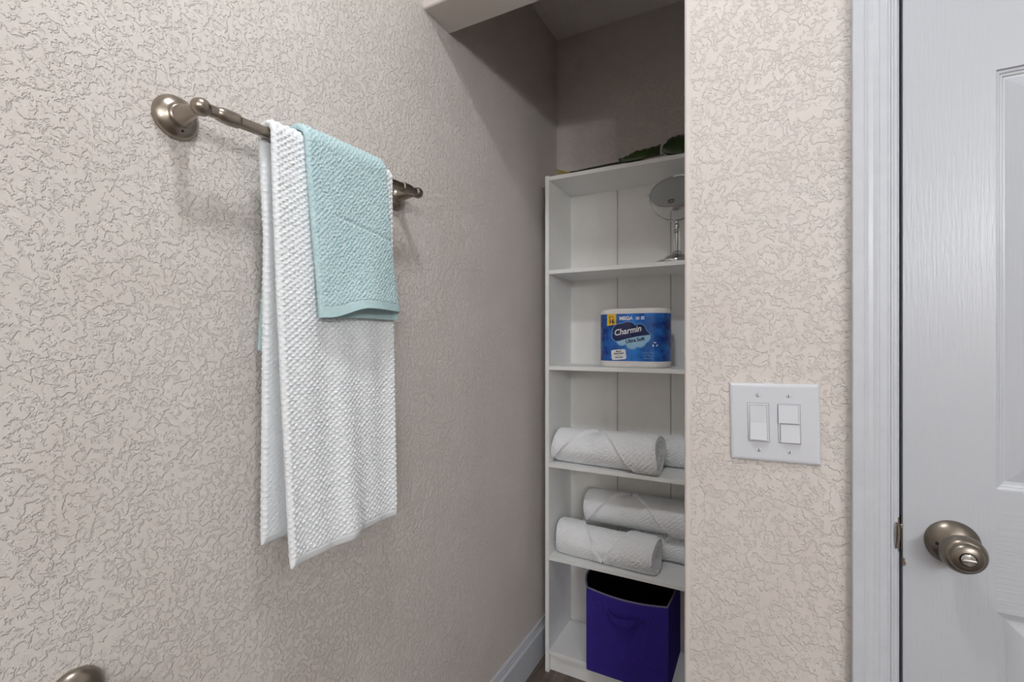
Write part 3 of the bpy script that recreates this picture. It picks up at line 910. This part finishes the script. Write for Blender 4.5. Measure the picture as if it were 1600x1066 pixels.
for xe in (QX0, QX1):
    MB().tube([(xe, QY0 + 0.001, QZ0 + 0.003), (xe, QY0 + 0.001, QZ1)], 0.0022, 8).build('corner_seam', M_purple, bn, True)
# strap handle
hp = []
hz0, hz1 = 0.3135, 0.3035
hx0, hx1 = 0.281, 0.407
def strap(name, pts, wid, th, mat, parent):
    vs, fs = [], []
    for k, (a, b_, c) in enumerate(pts):
        vs += [(a, b_, c - wid / 2), (a, b_, c + wid / 2), (a, b_ - th, c + wid / 2), (a, b_ - th, c - wid / 2)]
    for k in range(len(pts) - 1):
        for e in range(4):
            fs.append((k * 4 + e, k * 4 + (e + 1) % 4, k * 4 + 4 + (e + 1) % 4, k * 4 + 4 + e))
    fs += [(0, 1, 2, 3), tuple(len(pts) * 4 - 4 + e for e in (3, 2, 1, 0))]
    return MB().add(vs, fs).build(name, mat, parent, bevel=0.0006)
fb = lambda xx: QY0 - 0.006 * math.sin(PI * (xx - QX0) / (QX1 - QX0)) * 0.95
hz = 0.296
hd = strap('handle', [(xx, fb(xx) - 0.002 - 0.027 * math.sin(PI * t) ** 0.7, hz - 0.004 * math.sin(PI * t)) for t in np.linspace(0, 1, 17) for xx in [0.300 + 0.098 * t]], 0.022, 0.003, M_purple, bn)
for a, b_ in ((0.277, 0.303), (0.395, 0.421)):
    pt = strap('handle_patch', [(xx, fb(xx) - 0.0004, hz) for xx in np.linspace(a, b_, 5)], 0.026, 0.0022, M_purple, hd)
    mbs = MB()
    st = [((a + 0.002, hz - 0.011), (b_ - 0.002, hz + 0.011)), ((a + 0.002, hz + 0.011), (b_ - 0.002, hz - 0.011)), ((a + .002, hz - .011), (a + .002, hz + .011)), ((b_ - .002, hz - .011), (b_ - .002, hz + .011))]
    for (q0, q1) in st:
        mbs.tube([(q0[0], fb(q0[0]) - 0.0027, q0[1]), (q1[0], fb(q1[0]) - 0.0027, q1[1])], 0.0006, 6)
    mbs.build('stitching', M_piping_d, hd)

# ------------------------------------------------------------------ tabletop mirror on the second shelf
MX, MY, MZ = 0.4990, 1.668, 1.698
mi = thing('tabletop_mirror', (MX, MY, SHELF[4]), 'round chrome tabletop mirror tilted on its stand above the toilet paper', 'mirror')
zb = SHELF[4] + 0.0004
MB().lathe([(0, 0.069), (0.004, 0.0705), (0.009, 0.0690), (0.013, 0.060), (0.0165, 0.049), (0.0175, 0.043), (0.023, 0.040), (0.029, 0.031), (0.033, 0.020), (0.034, 0.014)], (MX, MY, zb), (0, 0, 1), 48).build('base', M_chrome, mi, True, sharp=40)
MB().lathe([(0.031, 0.0125), (0.034, 0.0150), (0.037, 0.0125), (0.039, 0.0150), (0.042, 0.0120), (0.044, 0.0105), (0.105, 0.0100), (0.108, 0.0125), (0.111, 0.0105), (0.114, 0.0120), (0.117, 0.0090)], (MX, MY, zb), (0, 0, 1), 32).build('acrylic_stem', M_acryl, mi, True, sharp=40)
MB().lathe([(0.030, 0.0035), (0.120, 0.0035)], (MX, MY, zb), (0, 0, 1), 16).build('stem_rod', M_chrome, mi, True)
MB().lathe([(0.116, 0.0065), (0.123, 0.0095), (0.131, 0.0085), (0.137, 0.0055), (0.142, 0.0070), (0.149, 0.0040)], (MX, MY, zb), (0, 0, 1), 24).build('stem_cap', M_chrome, mi, True, sharp=40)
RM = 0.090
ry = [(MX + (RM + 0.004) * math.cos(a), MY, MZ + (RM + 0.004) * math.sin(a)) for a in np.linspace(PI, 2 * PI, 33)]
yk = MB().tube(ry, 0.0026, 10).build('yoke', M_chrome, mi, True)
for sx_ in (-1, 1):
    MB().lathe([(0, 0.0030), (0.008, 0.0042), (0.011, 0.0035)], (MX + sx_ * (RM - 0.002), MY, MZ), (sx_, 0, 0), 16).build('pivot_screw', M_chrome, yk, True)
tl = math.radians(38)
nrm = Vector((0, -math.cos(tl), math.sin(tl)))
c0 = Vector((MX, MY, MZ))
rimo = MB().lathe([(-0.008, RM - 0.006), (-0.0075, RM - 0.002), (-0.004, RM), (0.004, RM), (0.0075, RM - 0.002), (0.0080, RM - 0.0045), (0.0060, RM - 0.006)], c0, nrm, 64, caps=False).build('rim', M_chrome, mi, True, sharp=40)
MB().lathe([(0.0058, RM - 0.0055), (0.0062, RM - 0.008)], c0, nrm, 64).build('mirror_glass', M_mirror, mi)
MB().lathe([(-0.0058, RM - 0.0055), (-0.0062, RM - 0.008)], c0, nrm, 64).build('mirror_glass', M_mirror, mi)
# small oval magnification mark printed near the lower edge
u_ = Vector((1, 0, 0)); w_ = nrm.cross(u_).normalized()
if w_.z < 0: w_ = -w_
mc = c0 + nrm * 0.0066 - w_ * 0.052 - u_ * 0.012
MB().tube([mc + u_ * (0.0105 * math.cos(a)) + w_ * (0.0085 * math.sin(a)) for a in np.linspace(0, 2 * PI, 25)], 0.0009, 6).build('oval_mark', M_ink, mi)
MB().lathe([(0, 0.0022), (0.0004, 0.0020)], mc - u_ * 0.004, nrm, 12).build('oval_mark', M_ink, mi)
MB().lathe([(0, 0.0026), (0.0004, 0.0024)], mc + u_ * 0.003, nrm, 12).build('oval_mark', M_ink, mi)

# ------------------------------------------------------------------ artificial leaf lying on the bookcase
lf = thing('artificial_leaf', (0.33, 1.61, 1.7955), 'dark green artificial split leaf lying on top of the bookcase', 'leaf')
ZT = 1.7957
sm = [(0.128, 1.612, ZT + 0.012), (0.17, 1.606, ZT + 0.0075), (0.22, 1.602, ZT + 0.008), (0.28, 1.603, ZT + 0.010), (0.335, 1.606, ZT + 0.012), (0.42, 1.625, ZT + 0.010), (0.52, 1.64, ZT + 0.012), (0.62, 1.65, ZT + 0.02)]
MB().tube(sm, [0.0024, 0.0030, 0.0034, 0.0036, 0.0036, 0.003, 0.0025, 0.0015], 8).build('stem', M_stem, lf, True)
MB().tube([(0.0865, 1.612, ZT + 0.0265), (0.105, 1.612, ZT + 0.0205), (0.131, 1.612, ZT + 0.0115)], [0.0036, 0.0032, 0.0025], 8).build('stem_end', M_stem_end, lf, True)
MB().tube([(0.094, 1.606, ZT + 0.0125), (0.11, 1.606, ZT + 0.0115), (0.142, 1.606, ZT + 0.0085)], [0.0034, 0.0034, 0.0025], 8).build('stem_end', M_stem_end, lf, True)
def lobe(name, foot, top, lean):
    """leaf lobe: foot and top are poly-lines (x, y, z) with as many points; lean bows it"""
    F = np.array(foot); T_ = np.array(top)
    t = np.linspace(0, 1, len(F)); tt = np.linspace(0, 1, 26)
    F = np.stack([np.interp(tt, t, F[:, i]) for i in range(3)], -1)
    T_ = np.stack([np.interp(tt, t, T_[:, i]) for i in range(3)], -1)
    v = np.linspace(0, 1, 12)[:, None, None]
    P = F[None] * (1 - v) + T_[None] * v
    P[..., 1] -= lean * np.sin(PI * v[..., 0])
    P[..., 2] += 0.25 * lean * np.sin(PI * v[..., 0]) + 0.0016 * np.sin(tt * 40)[None, :] * v[..., 0]
    o = finish(name, grid_mesh(name, P), M_leaf, lf, True, sharp=0)
    md_ = o.modifiers.new('thickness', 'SOLIDIFY'); md_.thickness = 0.0012; md_.offset = 0
    return o
lobe('lobe', [(0.322, 1.600, ZT + 0.016), (0.340, 1.598, ZT + 0.006), (0.38, 1.600, ZT + 0.006), (0.42, 1.604, ZT + 0.010), (0.4560, 1.606, ZT + 0.012)],
     [(0.323, 1.602, ZT + 0.0215), (0.350, 1.606, ZT + 0.030), (0.375, 1.612, ZT + 0.043), (0.415, 1.622, ZT + 0.049), (0.4545, 1.628, ZT + 0.056)], 0.006)
lobe('lobe', [(0.4620, 1.606, ZT + 0.022), (0.48, 1.606, ZT + 0.008), (0.51, 1.604, ZT + 0.004), (0.545, 1.604, ZT + 0.003), (0.60, 1.61, ZT + 0.004)],
     [(0.4700, 1.622, ZT + 0.050), (0.480, 1.632, ZT + 0.073), (0.505, 1.640, ZT + 0.080), (0.545, 1.645, ZT + 0.083), (0.60, 1.65, ZT + 0.075)], 0.012)
lobe('lobe', [(0.40, 1.600, ZT + 0.012), (0.43, 1.598, ZT + 0.012), (0.46, 1.598, ZT + 0.011), (0.49, 1.597, ZT + 0.008)],
     [(0.40, 1.594, ZT + 0.008), (0.43, 1.592, ZT + 0.008), (0.46, 1.592, ZT + 0.008), (0.49, 1.594, ZT + 0.007)], 0.001)
lobe('lobe', [(0.34, 1.61, ZT + 0.012), (0.42, 1.625, ZT + 0.010), (0.52, 1.64, ZT + 0.012), (0.60, 1.65, ZT + 0.02)],
     [(0.35, 1.66, ZT + 0.010), (0.42, 1.70, ZT + 0.006), (0.52, 1.72, ZT + 0.010), (0.60, 1.69, ZT + 0.02)], 0.0)

# ------------------------------------------------------------------ light switch
SWX, SWZ, SWA = 0.7720, 1.0570, -0.020
sw = thing('light_switch', (SWX, Y_FAR, SWZ), 'white double light switch plate on the wall beside the door', 'light switch')
sw.rotation_euler = (0, SWA, 0)
def sw_part(o, parent):
    """switch parts are modelled round the plate's centre"""
    o.parent = parent
    return o
WP, HP = 0.1375, 0.1365
def plate_rings():
    rings = [(0, 0), (0, 0.0035), (0.0012, 0.0052), (0.0035, 0.0064), (0.006, 0.0068)]
    vs, fs = [], []
    for ins, d in rings:
        w, h = WP / 2 - ins, HP / 2 - ins
        vs += [(-w, -d, -h), (w, -d, -h), (w, -d, h), (-w, -d, h)]
    for i in range(len(rings) - 1):
        for k in range(4):
            fs.append((i * 4 + k, i * 4 + (k + 1) % 4, i * 4 + 4 + (k + 1) % 4, i * 4 + 4 + k))
    n = (len(rings) - 1) * 4
    fs += [(n, n + 1, n + 2, n + 3), (0, 3, 2, 1)]
    return MB().add(vs, fs)
sw_part(plate_rings().build('plate', M_plate), sw)
YP = -0.0068
for k_, cx in enumerate((-0.0235, 0.0235)):
    w, h = 0.0165, 0.0335
    sw_part(MB().box((cx - w - 0.0004, YP - 0.0003, -h - 0.0004), (cx + w + 0.0004, YP + 0.002, h + 0.0004)).build('switch_gap', M_dark), sw)
    fr_ = MB()
    fr_.box((cx - w, YP - 0.0012, -h), (cx + w, YP + 0.001, h))
    fo = sw_part(fr_.build('switch_frame', M_plate, bevel=0.0005), sw)
    if k_ == 0:
        pw_, ph_ = 0.0132, 0.0300
        sw_part(MB().box((cx - pw_ - 0.0003, YP - 0.00135, -ph_ - 0.0003), (cx + pw_ + 0.0003, YP, ph_ + 0.0003)).build('rocker_gap', M_dark), fo)
        sw_part(MB().prism([(YP, -ph_), (YP - 0.0080, -ph_), (YP - 0.0028, 0.0), (YP - 0.0016, ph_), (YP, ph_)], 0, cx - pw_, cx + pw_).build('rocker', M_plate, bevel=0.0004), fo)
    else:
        pw_ = 0.0148
        for (x0_, x1_, z0_, z1_, d0, d1) in ((-0.0160, 0.0135, 0.0012, 0.0320, 0.0052, 0.0022), (-0.0130, 0.0155, -0.0320, -0.0008, 0.0058, 0.0026)):
            sw_part(MB().box((cx + x0_ - 0.0003, YP - 0.00135, z0_ - 0.0003), (cx + x1_ + 0.0003, YP, z1_ + 0.0003)).build('rocker_gap', M_dark), fo)
            sw_part(MB().prism([(YP, z0_), (YP - d0, z0_), (YP - d1, z1_), (YP, z1_)], 0, cx + x0_, cx + x1_).build('rocker', M_plate, bevel=0.0004), fo)
    for zc in (0.0484, -0.0484):
        so = sw_part(MB().lathe([(0, 0.0036), (0.0008, 0.0034), (0.0014, 0.0022)], (cx, YP, zc), (0, -1, 0), 20).build('screw', M_plate, None, True), sw)
        a = random.uniform(0.8, 1.9)
        q = [Vector((cx + 0.0032 * math.cos(a) * s1 + 0.0005 * math.sin(a) * s2, YP - 0.00155, zc + 0.0032 * math.sin(a) * s1 - 0.0005 * math.cos(a) * s2)) for s1, s2 in ((-1, -1), (1, -1), (1, 1), (-1, 1))]
        q2 = [p + Vector((0, 0.0006, 0)) for p in q]
        sw_part(MB().add(q + q2, [(0, 1, 2, 3), (7, 6, 5, 4), (0, 4, 5, 1), (1, 5, 6, 2), (2, 6, 7, 3), (3, 7, 4, 0)]).build('screw_slot', M_dark), so)
